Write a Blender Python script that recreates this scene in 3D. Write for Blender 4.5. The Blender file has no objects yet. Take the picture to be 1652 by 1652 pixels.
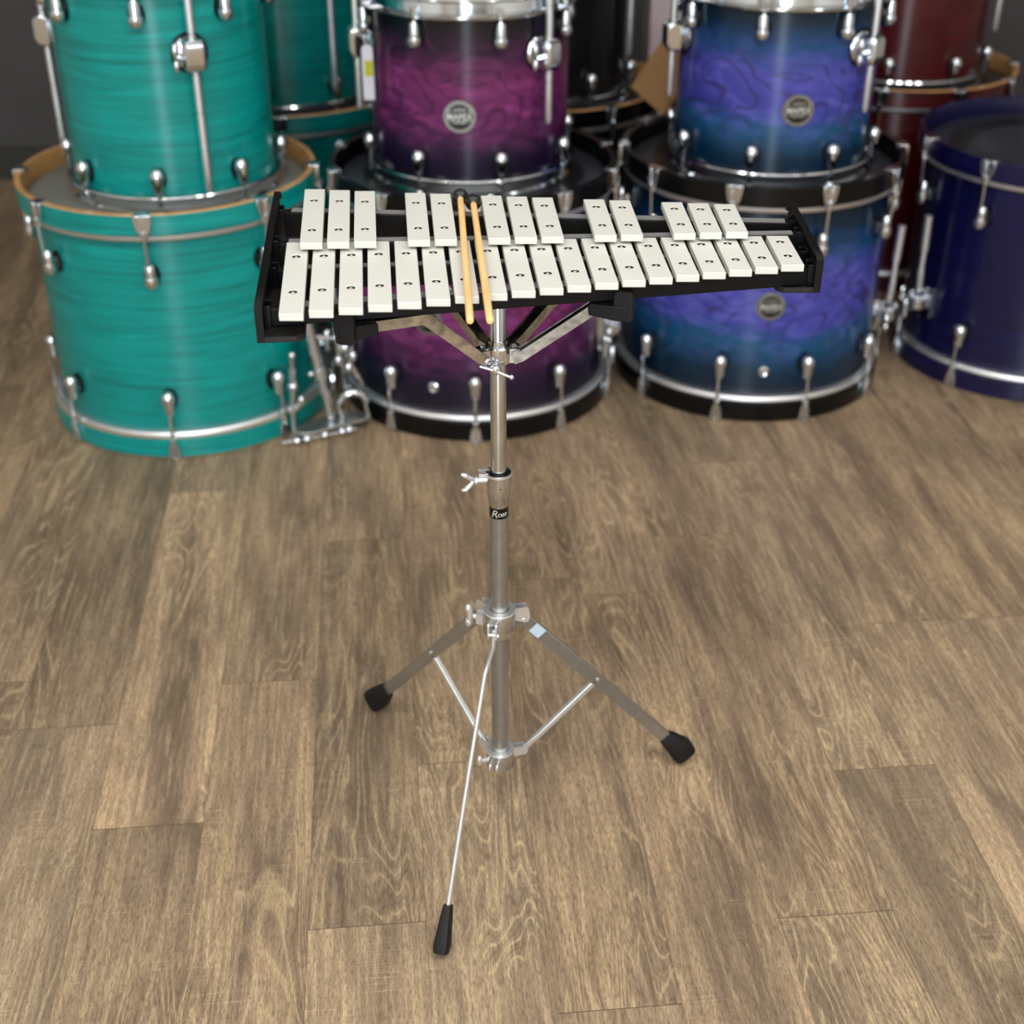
import bpy, bmesh, math, random
from mathutils import Vector, Matrix
random.seed(7)
PI = math.pi
scn = bpy.context.scene
COL = scn.collection

# ------------------------------------------------------------------ camera
cam_d = bpy.data.cameras.new('camera')
cam = bpy.data.objects.new('camera', cam_d); COL.objects.link(cam)
cam.location = (0, 0, 1.4)
cam.rotation_euler = (math.radians(90 - 31.3), 0, 0)
cam_d.sensor_width = 36.0
cam_d.lens = 2250.0 / 1652.0 * 36.0
cam_d.clip_start = 0.05
cam_d.dof.use_dof = True
cam_d.dof.focus_distance = 1.66
cam_d.dof.aperture_fstop = 3.6
scn.camera = cam

# ------------------------------------------------------------------ world, exposure
w = bpy.data.worlds.new('world'); scn.world = w; w.use_nodes = True
w.node_tree.nodes['Background'].inputs[0].default_value = (0.75, 0.85, 1.0, 1)
w.node_tree.nodes['Background'].inputs[1].default_value = 0.4
scn.view_settings.view_transform = 'Standard'
scn.view_settings.look = 'None'
scn.view_settings.exposure = 0.12
scn.view_settings.gamma = 1.0
scn.view_settings.use_curve_mapping = False
scn.cycles.use_denoising = True
scn.cycles.max_bounces = 6
scn.cycles.diffuse_bounces = 4
scn.cycles.caustics_reflective = False
scn.cycles.caustics_refractive = False

def area(name, loc, rot, sx, sy, power, col=(1, 1, 1)):
    d = bpy.data.lights.new(name, 'AREA'); d.shape = 'RECTANGLE'; d.size = sx; d.size_y = sy
    d.energy = power; d.color = col
    o = bpy.data.objects.new(name, d); COL.objects.link(o)
    o.location = loc; o.rotation_euler = rot
    return o
CEIL = 3.0
LIGHT_SPOTS = [(x, y) for y in (-1.7, 0.25, 2.5) for x in (-1.75, -0.98, -0.21, 0.56, 1.33, 2.1)]
for x, y in LIGHT_SPOTS:
    area('panel_lamp', (x, y, CEIL - 0.035), (0, 0, 0), 0.12, 1.16, 2.6 if y > 2 else 13.5, (1.0, 0.985, 0.96))
area('daylight', (-0.12, -2.93, 1.25), (PI / 2, 0, 0), 0.85, 2.3, 85, (0.80, 0.91, 1.0))

# ------------------------------------------------------------------ materials
def srgb(r, g, b):
    f = lambda c: (c / 255.0) / 12.92 if c <= 10 else (((c / 255.0) + 0.055) / 1.055) ** 2.4
    return (f(r), f(g), f(b), 1.0)
class NT:
    def __init__(self, name):
        self.m = bpy.data.materials.new(name); self.m.use_nodes = True
        self.t = self.m.node_tree; self.b = self.t.nodes['Principled BSDF']
    def n(self, typ, **kw):
        nd = self.t.nodes.new(typ)
        for k, v in kw.items():
            if k.startswith('i_'):
                key = k[2:]
                key = int(key) if key.isdigit() else key
                nd.inputs[key].default_value = v
            else: setattr(nd, k, v)
        return nd
    def l(self, a, b): self.t.links.new(a, b)
    def set(self, **kw):
        for k, v in kw.items(): self.b.inputs[k.replace('_', ' ')].default_value = v
    def mapped(self, scale, coord='Object'):
        tc = self.n('ShaderNodeTexCoord'); mp = self.n('ShaderNodeMapping')
        mp.inputs['Scale'].default_value = scale
        self.l(tc.outputs[coord], mp.inputs['Vector']); return mp.outputs[0]
    def noise(self, vec, scale=5, detail=3, rough=0.5, dist=0.0):
        nd = self.n('ShaderNodeTexNoise'); nd.inputs['Scale'].default_value = scale
        nd.inputs['Detail'].default_value = detail; nd.inputs['Roughness'].default_value = rough
        nd.inputs['Distortion'].default_value = dist
        self.l(vec, nd.inputs['Vector']); return nd.outputs['Fac']
    def ramp(self, fac, stops, interp='LINEAR'):
        r = self.n('ShaderNodeValToRGB'); cr = r.color_ramp; cr.interpolation = interp
        while len(cr.elements) < len(stops): cr.elements.new(0.5)
        for e, (p, c) in zip(cr.elements, stops):
            e.position = p; e.color = c if len(c) == 4 else (*c, 1)
        self.l(fac, r.inputs[0]); return r.outputs[0]
    def mix(self, fac, a, b, mode='MIX'):
        x = self.n('ShaderNodeMix', data_type='RGBA', blend_type=mode)
        for s, v in ((x.inputs[0], fac), (x.inputs[6], a), (x.inputs[7], b)):
            if hasattr(v, 'is_linked'): self.l(v, s)
            else: s.default_value = v
        return x.outputs[2]
    def math(self, op, a, b=0.0, c=0.0):
        x = self.n('ShaderNodeMath', operation=op)
        for s, v in zip(x.inputs, (a, b, c)):
            if hasattr(v, 'is_linked'): self.l(v, s)
            else: s.default_value = v
        return x.outputs[0]
    def bump(self, h, strength=0.2, dist=0.001):
        b = self.n('ShaderNodeBump'); b.inputs['Strength'].default_value = strength
        b.inputs['Distance'].default_value = dist
        self.l(h, b.inputs['Height']); self.l(b.outputs[0], self.b.inputs['Normal'])
def grey(v): return (v, v, v, 1)

def plain(name, col, rough=0.5, metal=0.0, var=0.06, scale=40, coat=0.0, bump=0.0, spec=0.5):
    t = NT(name)
    v = t.noise(t.mapped((1, 1, 1)), scale, 3)
    a = tuple(c * (1 - var) for c in col[:3]) + (1,); b = tuple(min(1, c * (1 + var)) for c in col[:3]) + (1,)
    t.l(t.ramp(v, [(0.3, a), (0.7, b)]), t.b.inputs['Base Color'])
    t.set(Roughness=rough, Metallic=metal, Coat_Weight=coat, Specular_IOR_Level=spec)
    t.b.inputs['Coat Roughness'].default_value = 0.05
    if bump: t.bump(v, bump, 0.0006)
    return t.m
M = {}
M['chrome'] = plain('chrome', (0.74, 0.78, 0.83, 1), 0.11, 1.0, 0.03)
M['stand_chrome'] = plain('stand_chrome', (0.60, 0.62, 0.64, 1), 0.17, 1.0, 0.08, 60)
M['bright_steel'] = plain('bright_steel', (0.78, 0.80, 0.82, 1), 0.34, 0.85, 0.05)
M['satin_tube'] = plain('satin_tube', (0.36, 0.365, 0.355, 1), 0.25, 0.85, 0.06, 80)
M['scuffed_steel'] = plain('scuffed_steel', (0.52, 0.54, 0.55, 1), 0.09, 1.0, 0.35, 90)
M['ring_metal'] = plain('ring_metal', (0.84, 0.84, 0.86, 1), 0.45, 1.0, 0.03)
M['black_plastic'] = plain('black_plastic', srgb(8, 8, 9), 0.36, 0, 0.12, 300, bump=0.12, spec=0.32)
M['dusty_plastic'] = plain('dusty_plastic', srgb(30, 28, 26), 0.55, 0, 0.25, 90, bump=0.2, spec=0.3)
M['black_rubber'] = plain('black_rubber', srgb(13, 13, 14), 0.6, 0, 0.15, 120, bump=0.1, spec=0.3)
M['felt_strip'] = plain('felt_strip', srgb(112, 112, 112), 0.9, 0, 0.12, 500, bump=0.3)
M['rail_paint'] = plain('rail_paint', srgb(4, 4, 5), 0.5, 0, 0.15, 200, spec=0.25)
M['bar_white'] = plain('bar_white', srgb(208, 208, 201), 0.42, 0, 0.015, 120)
M['peg'] = plain('peg', srgb(182, 180, 172), 0.4, 0, 0.1, 400)
M['dark_peg'] = plain('dark_peg', srgb(14, 14, 13), 0.6, 0, 0.1, 400)
M['tape'] = plain('tape', srgb(176, 196, 212), 0.6, 0, 0.03)
M['black_lacquer'] = plain('black_lacquer', srgb(9, 9, 11), 0.22, 0, 0.1, spec=0.3)
M['black_head'] = plain('black_head', srgb(46, 48, 58), 0.35, 0, 0.08, 20)
M['black_band'] = plain('black_band', srgb(14, 14, 17), 0.35, 0, 0.08, 20)
M['grey_head'] = plain('grey_head', srgb(120, 122, 117), 0.5, 0, 0.05, 15)
M['white_head'] = plain('white_head', srgb(215, 214, 205), 0.6, 0, 0.03, 15)
M['badge_dark'] = plain('badge_dark', srgb(16, 18, 20), 0.35, 0, 0.05)
M['badge_metal'] = plain('badge_metal', (0.36, 0.38, 0.38, 1), 0.3, 1.0, 0.06)
M['badge_letter'] = plain('badge_letter', (0.85, 0.87, 0.88, 1), 0.3, 0.6, 0.02)
M['card_white'] = plain('card_white', srgb(196, 198, 208), 0.7, 0, 0.02)
M['sticker'] = plain('sticker', srgb(168, 170, 10), 0.6, 0, 0.03)
M['pale_card'] = plain('pale_card', srgb(205, 190, 195), 0.7, 0, 0.03)
M['wall_paint'] = plain('wall_paint', srgb(205, 202, 196), 0.8, 0, 0.02, 6)
M['back_paint'] = plain('back_paint', srgb(70, 68, 68), 0.8, 0, 0.05, 6)
M['ceil_paint'] = plain('ceil_paint', srgb(228, 227, 222), 0.85, 0, 0.02, 8)
M['frame_paint'] = plain('frame_paint', srgb(225, 225, 222), 0.5, 0, 0.02)
M['trim_paint'] = plain('trim_paint', srgb(50, 48, 46), 0.6, 0, 0.05)

def kraft():
    t = NT('kraft_card')
    v = t.noise(t.mapped((3, 3, 60)), 8, 4)
    t.l(t.ramp(v, [(0.3, srgb(140, 102, 62)), (0.7, srgb(158, 118, 74))]), t.b.inputs['Base Color'])
    t.set(Roughness=0.75); return t.m
M['kraft'] = kraft()
def shaft_wood():
    t = NT('shaft_wood')
    v = t.noise(t.mapped((400, 400, 14)), 1.0, 4)
    t.l(t.ramp(v, [(0.3, srgb(226, 184, 122)), (0.55, srgb(238, 200, 140)), (0.75, srgb(212, 166, 100))]), t.b.inputs['Base Color'])
    t.set(Roughness=0.45); return t.m
M['shaft_wood'] = shaft_wood()
def hoop_wood(name, a, b):
    t = NT(name)
    v = t.noise(t.mapped((6, 6, 60)), 4, 4)
    t.l(t.ramp(v, [(0.3, a), (0.7, b)]), t.b.inputs['Base Color'])
    t.set(Roughness=0.4, Coat_Weight=0.3); return t.m
M['hoop_wood'] = hoop_wood('hoop_wood', srgb(178, 128, 72), srgb(205, 158, 100))
M['dark_hoop_wood'] = hoop_wood('dark_hoop_wood', srgb(70, 44, 36), srgb(95, 62, 50))

def ball_head():
    t = NT('wound_rubber')
    wv = t.n('ShaderNodeTexWave', wave_type='BANDS', bands_direction='Z'); wv.inputs['Scale'].default_value = 160
    t.l(t.mapped((1, 1, 1)), wv.inputs['Vector'])
    t.l(t.ramp(wv.outputs['Fac'], [(0.2, srgb(12, 12, 12)), (0.8, srgb(30, 30, 30))]), t.b.inputs['Base Color'])
    t.set(Roughness=0.22); t.bump(wv.outputs['Fac'], 0.5, 0.0006); return t.m
M['ball'] = ball_head()

def finish(name, kind, height):
    """lacquered drum finish; object z runs up the shell, height is the shell's length"""
    t = NT(name)
    tc = t.n('ShaderNodeTexCoord')
    sep = t.n('ShaderNodeSeparateXYZ'); t.l(tc.outputs['Object'], sep.inputs[0])
    z = t.math('DIVIDE', sep.outputs[2], height)
    if kind.startswith('teal'):
        g = t.noise(t.mapped((1.6, 1.6, 46)), 2.4, 5, 0.62, 0.5)
        h = t.noise(t.mapped((3.5, 3.5, 9)), 2.0, 2)
        d = 0.55 if kind == 'tealshaded' else 1.0  # second-row copy of the same teal, its shade put into the colour
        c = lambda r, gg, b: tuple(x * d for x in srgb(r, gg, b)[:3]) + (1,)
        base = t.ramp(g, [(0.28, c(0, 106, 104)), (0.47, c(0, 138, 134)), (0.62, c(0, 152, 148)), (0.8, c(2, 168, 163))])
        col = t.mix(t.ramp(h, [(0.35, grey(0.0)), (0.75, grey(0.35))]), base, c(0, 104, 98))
    elif kind in ('purple', 'blue'):
        big = t.noise(t.mapped((1, 1, 1.5)), 4.2, 2, 0.45, 0.9)
        zz = t.math('ADD', z, t.math('MULTIPLY', t.math('SUBTRACT', big, 0.5), 0.18))
        ln = t.math('FRACT', t.math('MULTIPLY', big, 9.0))
        ln = t.math('ABSOLUTE', t.math('SUBTRACT', ln, 0.5))
        soft = t.noise(t.mapped((1, 1, 2.2)), 14, 3, 0.5, 1.2)
        if kind == 'purple':
            base = t.ramp(zz, [(0.0, srgb(8, 4, 16)), (0.20, srgb(26, 10, 46)), (0.42, srgb(92, 29, 84)), (0.56, srgb(106, 35, 90)), (0.74, srgb(34, 12, 42)), (0.90, srgb(6, 4, 10))])
            lc, hc = srgb(58, 16, 52), srgb(158, 70, 140)
        else:
            base = t.ramp(zz, [(0.0, srgb(3, 18, 32)), (0.14, srgb(3, 38, 62)), (0.30, srgb(14, 76, 116)), (0.40, srgb(54, 60, 146)), (0.60, srgb(68, 68, 156)), (0.74, srgb(14, 66, 112)), (0.88, srgb(3, 34, 56)), (1.0, srgb(3, 18, 32))])
            lc, hc = srgb(46, 40, 90), srgb(108, 106, 200)
        mid = t.ramp(z, [(0.16, grey(0)), (0.42, grey(1)), (0.6, grey(1)), (0.86, grey(0))])
        line = t.math('MULTIPLY', t.ramp(ln, [(0.04, grey(0.7)), (0.13, grey(0))]), mid)
        hi = t.math('MULTIPLY', t.ramp(soft, [(0.45, grey(0)), (0.75, grey(0.6))]), mid)
        col = t.mix(line, t.mix(hi, base, hc), lc)
    else:
        a, b = {'black': ((10, 11, 13), (20, 21, 24)), 'red': ((50, 6, 10), (80, 10, 16)), 'navy': ((8, 8, 46), (14, 14, 66))}[kind]
        g = t.noise(t.mapped((2, 2, 40)), 2.5, 4)
        col = t.ramp(g, [(0.3, srgb(*a)), (0.7, srgb(*b))])
    t.l(col, t.b.inputs['Base Color'])
    tan = t.n('ShaderNodeTangent', direction_type='RADIAL', axis='Z')
    t.l(tan.outputs[0], t.b.inputs['Tangent'])
    t.set(Roughness=0.30, Specular_IOR_Level=0.36, Coat_Weight=0.2)
    t.b.inputs['Anisotropic'].default_value = 0.9
    t.b.inputs['Anisotropic Rotation'].default_value = 0.25
    t.b.inputs['Coat Roughness'].default_value = 0.035
    return t.m

def floor_mat():
    t = NT('wood_plank_vinyl')
    at = t.n('ShaderNodeAttribute', attribute_name='plank', attribute_type='GEOMETRY')
    uv = t.n('ShaderNodeUVMap', uv_map='UVMap')
    sep = t.n('ShaderNodeSeparateXYZ'); t.l(uv.outputs[0], sep.inputs[0])       # metres: x across, y along
    rs = t.n('ShaderNodeSeparateColor'); t.l(at.outputs['Color'], rs.inputs[0])
    r1, r2, r3 = rs.outputs[0], rs.outputs[1], rs.outputs[2]
    def vec(sx, sy, k):
        c = t.n('ShaderNodeCombineXYZ')
        t.l(t.math('MULTIPLY', sep.outputs[0], sx), c.inputs[0])
        t.l(t.math('MULTIPLY', sep.outputs[1], sy), c.inputs[1])
        t.l(t.math('MULTIPLY', r1, k), c.inputs[2]); return c.outputs[0]
    tone = t.noise(vec(15, 2.2, 40), 1.0, 4, 0.55, 0.5)           # broad long tone patches
    grain = t.noise(vec(150, 9, 90), 1.0, 5, 0.68)               # fine streaks
    fine = t.noise(vec(620, 85, 60), 1.0, 3, 0.7)
    cross = t.noise(vec(9, 330, 70), 1.0, 3, 0.6)                # saw marks across
    crossm = t.ramp(t.noise(vec(11, 7, 17), 1.0, 2), [(0.48, grey(0)), (0.66, grey(1))])
    cath = t.noise(vec(11, 1.7, 23), 1.0, 2.0, 0.45, 0.5)        # cathedral contours
    cl = t.math('ABSOLUTE', t.math('SUBTRACT', t.math('FRACT', t.math('MULTIPLY', cath, 21.0)), 0.5))
    cmask = t.ramp(t.noise(vec(6, 1.6, 31), 1.0, 2), [(0.47, grey(0)), (0.56, grey(1))])
    base = t.ramp(tone, [(0.25, srgb(92, 78, 64)), (0.40, srgb(130, 110, 88)), (0.53, srgb(158, 134, 106)), (0.66, srgb(180, 153, 119)), (0.80, srgb(194, 167, 130))])
    base = t.mix(t.math('MULTIPLY', r2, 0.32), base, srgb(132, 122, 102))
    base = t.mix(t.math('MULTIPLY', t.ramp(grain, [(0.36, grey(1)), (0.56, grey(0))]), 0.42), base, srgb(88, 72, 56))
    base = t.mix(t.math('MULTIPLY', t.ramp(grain, [(0.52, grey(0)), (0.70, grey(1))]), 0.36), base, srgb(206, 180, 140))
    base = t.mix(t.math('MULTIPLY', t.math('MULTIPLY', t.ramp(cl, [(0.03, grey(1)), (0.13, grey(0))]), cmask), 0.50), base, srgb(200, 174, 132))
    base = t.mix(t.math('MULTIPLY', t.math('MULTIPLY', t.ramp(cl, [(0.36, grey(0)), (0.47, grey(1))]), cmask), 0.40), base, srgb(98, 80, 60))
    base = t.mix(t.math('MULTIPLY', t.math('MULTIPLY', t.ramp(cross, [(0.55, grey(0)), (0.7, grey(1))]), crossm), 0.4), base, srgb(206, 182, 146))
    base = t.mix(t.math('MULTIPLY', t.ramp(fine, [(0.36, grey(1)), (0.54, grey(0))]), 0.62), base, srgb(84, 69, 54))
    bright = t.n('ShaderNodeHueSaturation'); t.l(base, bright.inputs['Color'])
    t.l(t.math('MULTIPLY_ADD', r3, 0.34, 0.90), bright.inputs['Value'])
    bright.inputs['Saturation'].default_value = 0.96
    # seams: the bevelled joint at the plank's edge, from the second uv (0..1 in plank, in metres from the edge)
    uv2 = t.n('ShaderNodeUVMap', uv_map='Edge'); s2 = t.n('ShaderNodeSeparateXYZ'); t.l(uv2.outputs[0], s2.inputs[0])
    def edge(s, size):
        d = t.math('MINIMUM', s, t.math('SUBTRACT', size, s))
        return t.ramp(t.math('MULTIPLY', d, 100.0), [(0.02, grey(1)), (0.10, grey(0))])
    e1 = t.math('MULTIPLY', edge(s2.outputs[0], PW), 0.40)
    e2 = t.math('MULTIPLY', edge(s2.outputs[1], PL), 0.8)
    col = t.mix(t.math('MAXIMUM', e1, e2), bright.outputs[0], srgb(62, 50, 40))
    t.l(col, t.b.inputs['Base Color'])
    t.set(Roughness=0.50, Specular_IOR_Level=0.26)
    t.bump(t.math('ADD', t.math('MULTIPLY', grain, 0.5), t.math('MULTIPLY', fine, 0.5)), 0.10, 0.0008)
    return t.m
PW, PL = 0.15317, 0.9370

# ------------------------------------------------------------------ mesh helpers
def finish_mesh(name, bm, mats, parent=None, loc=(0, 0, 0), rotz=0.0, smooth=35, bevel=0.0):
    bmesh.ops.recalc_face_normals(bm, faces=bm.faces)
    me = bpy.data.meshes.new(name); bm.to_mesh(me); bm.free()
    for m in (mats if isinstance(mats, (list, tuple)) else [mats]): me.materials.append(M[m] if isinstance(m, str) else m)
    if smooth:
        me.polygons.foreach_set('use_smooth', [True] * len(me.polygons))
        me.set_sharp_from_angle(angle=math.radians(smooth))
    o = bpy.data.objects.new(name, me); COL.objects.link(o)
    o.location = loc; o.rotation_euler = (0, 0, rotz)
    if parent: o.parent = parent
    if bevel:
        b = o.modifiers.new('edge', 'BEVEL'); b.width = bevel; b.segments = 2; b.limit_method = 'ANGLE'; b.angle_limit = math.radians(40)
    return o
def dup(o, parent=None, loc=None, rotz=None):
    c = o.copy(); COL.objects.link(c)
    c.parent = parent
    if loc is not None: c.location = loc
    if rotz is not None: c.rotation_euler = (0, 0, rotz)
    return c
def dup_tree(o, parent, loc, rotz):
    c = dup(o, parent, loc, rotz)
    for ch in list(o.children):
        if ch is not c: dup(ch, c)
    return c
def gasket_shade(lug, flip, x=0.0185):  # black gasket ring behind the lug, sized to stand for the soft shadow there
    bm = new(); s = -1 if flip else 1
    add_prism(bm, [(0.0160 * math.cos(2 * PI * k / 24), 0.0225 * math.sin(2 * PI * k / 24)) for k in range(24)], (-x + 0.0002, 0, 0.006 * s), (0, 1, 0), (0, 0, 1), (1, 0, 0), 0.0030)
    finish_mesh('gasket_shade', bm, 'black_rubber', lug)
def add_lathe(bm, prof, n=48, mat=0, closed=False, c=(0, 0, 0), mats=None):
    """prof: (r, z) list swept around z"""
    rings = []
    for r, z in prof:
        if r < 1e-6: rings.append([bm.verts.new((c[0], c[1], c[2] + z))])
        else: rings.append([bm.verts.new((c[0] + r * math.cos(2 * PI * k / n), c[1] + r * math.sin(2 * PI * k / n), c[2] + z)) for k in range(n)])
    idx = list(range(len(rings)))
    prs = list(zip(idx, idx[1:])) + ([(idx[-1], 0)] if closed else [])
    for q, (i, j) in enumerate(prs):
        a, b = rings[i], rings[j]; m = mats[q] if mats else mat
        for k in range(n):
            kk = (k + 1) % n
            if len(a) == 1 and len(b) == 1: continue
            if len(a) == 1: f = bm.faces.new((a[0], b[k], b[kk]))
            elif len(b) == 1: f = bm.faces.new((a[k], b[0], a[kk]))
            else: f = bm.faces.new((a[k], b[k], b[kk], a[kk]))
            f.material_index = m
def frames(pts):
    pts = [Vector(p) for p in pts]; out = []
    up = Vector((0, 0, 1))
    for i, p in enumerate(pts):
        if i == 0: d = pts[1] - p
        elif i == len(pts) - 1: d = p - pts[-2]
        else: d = (pts[i + 1] - p).normalized() + (p - pts[i - 1]).normalized()
        d.normalize()
        if abs(d.z) > 0.999: s = Vector((1, 0, 0))
        else: s = d.cross(up).normalized()
        out.append((p, d, s, s.cross(d).normalized()))
    return out
def add_sweep(bm, pts, section, mat=0, side=None, cap=True):
    """section: list of (side, up) offsets, or a function of the point index"""
    rings = []
    for i, (p, d, s, u) in enumerate(frames(pts)):
        if side is not None:
            s = (Vector(side) - d * d.dot(Vector(side))).normalized(); u = s.cross(d).normalized()
        sec = section(i) if callable(section) else section
        rings.append([bm.verts.new(p + s * a + u * b) for a, b in sec])
    n = len(rings[0])
    for a, b in zip(rings, rings[1:]):
        for k in range(n):
            bm.faces.new((a[k], a[(k + 1) % n], b[(k + 1) % n], b[k])).material_index = mat
    if cap:
        bm.faces.new(rings[0][::-1]).material_index = mat
        bm.faces.new(rings[-1]).material_index = mat
def circ(r, n=14): return [(r * math.cos(2 * PI * k / n), r * math.sin(2 * PI * k / n)) for k in range(n)]
def rect(w_, h_): return [(-w_ / 2, -h_ / 2), (w_ / 2, -h_ / 2), (w_ / 2, h_ / 2), (-w_ / 2, h_ / 2)]
def add_tube(bm, pts, r, n=14, mat=0):
    add_sweep(bm, pts, (lambda i: circ(r[i], n)) if isinstance(r, (list, tuple)) else circ(r, n), mat)
def add_box(bm, c, s, rot=None, mat=0):
    m = Matrix.Translation(c) @ (rot.to_4x4() if rot is not None else Matrix.Identity(4)) @ Matrix.Diagonal((*s, 1))
    r = bmesh.ops.create_cube(bm, size=1.0, matrix=m)
    for f in {f for v in r['verts'] for f in v.link_faces}: f.material_index = mat
def add_ball(bm, c, r, sc=(1, 1, 1), u=16, v=10, mat=0):
    q = bmesh.ops.create_uvsphere(bm, u_segments=u, v_segments=v, radius=r, matrix=Matrix.Translation(c) @ Matrix.Diagonal((*sc, 1)))
    for f in {f for v_ in q['verts'] for f in v_.link_faces}: f.material_index = mat
def add_prism(bm, outline, origin, ax, ay, an, thick, mat=0):
    """outline in (ax, ay), extruded by thick along an, centred"""
    ax, ay, an, o = Vector(ax), Vector(ay), Vector(an), Vector(origin)
    a = [bm.verts.new(o + ax * x + ay * y - an * thick / 2) for x, y in outline]
    b = [bm.verts.new(o + ax * x + ay * y + an * thick / 2) for x, y in outline]
    n = len(a)
    bm.faces.new(a[::-1]).material_index = mat; bm.faces.new(b).material_index = mat
    for k in range(n): bm.faces.new((a[k], a[(k + 1) % n], b[(k + 1) % n], b[k])).material_index = mat
def rounded(pts, r, n=5):
    out = []
    m = len(pts)
    for i in range(m):
        p, q, s = Vector(pts[i - 1]), Vector(pts[i]), Vector(pts[(i + 1) % m])
        a = (p - q); b = (s - q); k = min(r, a.length * 0.45, b.length * 0.45)
        a = q + a.normalized() * k; b = q + b.normalized() * k
        for j in range(n + 1):
            t = j / n; out.append(tuple(a * (1 - t) ** 2 + q * 2 * t * (1 - t) + b * t * t))
    return out
def thing(name, label, cat, loc=(0, 0, 0), rotz=0.0, group=None):
    o = bpy.data.objects.new(name, None); COL.objects.link(o); o.empty_display_size = 0.05
    o.location = loc; o.rotation_euler = (0, 0, rotz)
    o['label'] = label; o['category'] = cat
    if group: o['group'] = group
    return o
def struct(o): o['kind'] = 'structure'; return o
def new(): return bmesh.new()
def add_text(name, body, size, mat, parent, loc, rot, extrude=0.0006, align='CENTER', shear=0.0, bold=0.0):
    c = bpy.data.curves.new(name, 'FONT'); c.body = body; c.size = size; c.extrude = extrude
    c.align_x = align; c.align_y = 'CENTER'; c.shear = shear; c.offset = bold
    c.materials.append(M[mat])
    tmp = bpy.data.objects.new(name, c); COL.objects.link(tmp)
    bpy.context.view_layer.update()
    me = bpy.data.meshes.new_from_object(tmp.evaluated_get(bpy.context.evaluated_depsgraph_get()))
    bpy.data.objects.remove(tmp); bpy.data.curves.remove(c)
    me.name = name
    if not me.materials: me.materials.append(M[mat])
    o = bpy.data.objects.new(name, me); COL.objects.link(o)
    o.parent = parent; o.location = loc; o.rotation_euler = rot
    return o

# ------------------------------------------------------------------ room
def build_room():
    # plank floor: courses run away from the camera, turned 5.4 degrees
    YAW = math.radians(5.38)
    U0 = -0.2981
    known = {-1: 1.4915, 0: 1.8062, 1: 1.2806, 2: 1.585, 4: 1.9983, 5: 1.2422, 6: 1.5135}
    bm = new(); uvl = bm.loops.layers.uv.new('UVMap'); el = bm.loops.layers.uv.new('Edge')
    cl = bm.loops.layers.float_color.new('plank')
    ca, sa = math.cos(YAW), math.sin(YAW)
    rr = random.Random(11)
    for k in range(-26, 28):
        u0, u1 = U0 + k * PW, U0 + (k + 1) * PW
        e = known.get(k, rr.uniform(0, PL)); e = e % PL
        for j in range(-5, 7):
            v0, v1 = e + (j - 1) * PL, e + j * PL
            tint = (rr.random(), rr.random(), rr.random(), 1)
            vs = [(u0, v0), (u1, v0), (u1, v1), (u0, v1)]
            pts = [(u * ca - v * sa, u * sa + v * ca) for u, v in vs]
            f = bm.faces.new([bm.verts.new((x, y, 0)) for x, y in pts])
            for lp, (u, v), ee in zip(f.loops, vs, ((0, 0), (PW, 0), (PW, PL), (0, PL))):
                lp[uvl].uv = (u - u0 + 7 * tint[0], v - v0 + 9 * tint[1]); lp[el].uv = ee; lp[cl] = tint
    M['floor'] = floor_mat()
    o = finish_mesh('floor', bm, 'floor', smooth=0); struct(o)
    X0, X1, Y0, Y1 = -2.9, 2.9, -2.95, 4.35
    def slab(name, c, s, m):
        b = new(); add_box(b, c, s); return struct(finish_mesh(name, b, m, smooth=0))
    slab('wall_back', (0, Y1 + 0.05, CEIL / 2), (X1 - X0 + 0.2, 0.1, CEIL), 'back_paint')
    slab('wall_left', (X0 - 0.05, (Y0 + Y1) / 2, CEIL / 2), (0.1, Y1 - Y0, CEIL), 'wall_paint')
    slab('wall_right', (X1 + 0.05, (Y0 + Y1) / 2, CEIL / 2), (0.1, Y1 - Y0, CEIL), 'wall_paint')
    # front wall with one tall glazed opening
    b = new(); wx0, wx1, wz0, wz1 = -0.57, 0.33, 0.05, 2.45
    add_box(b, ((X0 + wx0) / 2, Y0 - 0.05, CEIL / 2), (wx0 - X0, 0.1, CEIL))
    add_box(b, ((X1 + wx1) / 2, Y0 - 0.05, CEIL / 2), (X1 - wx1, 0.1, CEIL))
    add_box(b, ((wx0 + wx1) / 2, Y0 - 0.05, (wz1 + CEIL) / 2), (wx1 - wx0, 0.1, CEIL - wz1))
    add_box(b, ((wx0 + wx1) / 2, Y0 - 0.05, wz0 / 2), (wx1 - wx0, 0.1, wz0))
    struct(finish_mesh('wall_front', b, 'wall_paint', smooth=0))
    b = new()
    for x in (wx0 + 0.02, wx1 - 0.02): add_box(b, (x, Y0 - 0.05, (wz0 + wz1) / 2), (0.04, 0.06, wz1 - wz0))
    for z in (wz0 + 0.02, wz1 - 0.02): add_box(b, ((wx0 + wx1) / 2, Y0 - 0.05, z), (wx1 - wx0, 0.06, 0.04))
    struct(finish_mesh('window_1', b, 'frame_paint', smooth=0))
    slab('ceiling', (0, (Y0 + Y1) / 2, CEIL + 0.05), (X1 - X0 + 0.2, Y1 - Y0 + 0.2, 0.1), 'ceil_paint')
    slab('baseboard_back', (0, Y1 - 0.01, 0.05), (X1 - X0, 0.02, 0.1), 'trim_paint')
    b = new()
    for x, y in LIGHT_SPOTS:
        for sx, sy, dx, dy in ((0.18, 0.03, 0, 0.595), (0.18, 0.03, 0, -0.595), (0.03, 1.16, 0.075, 0), (0.03, 1.16, -0.075, 0)):
            add_box(b, (x + dx, y + dy, CEIL - 0.02), (sx, sy, 0.04))
    struct(finish_mesh('trim_1', b, 'frame_paint', smooth=0))
build_room()

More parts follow.
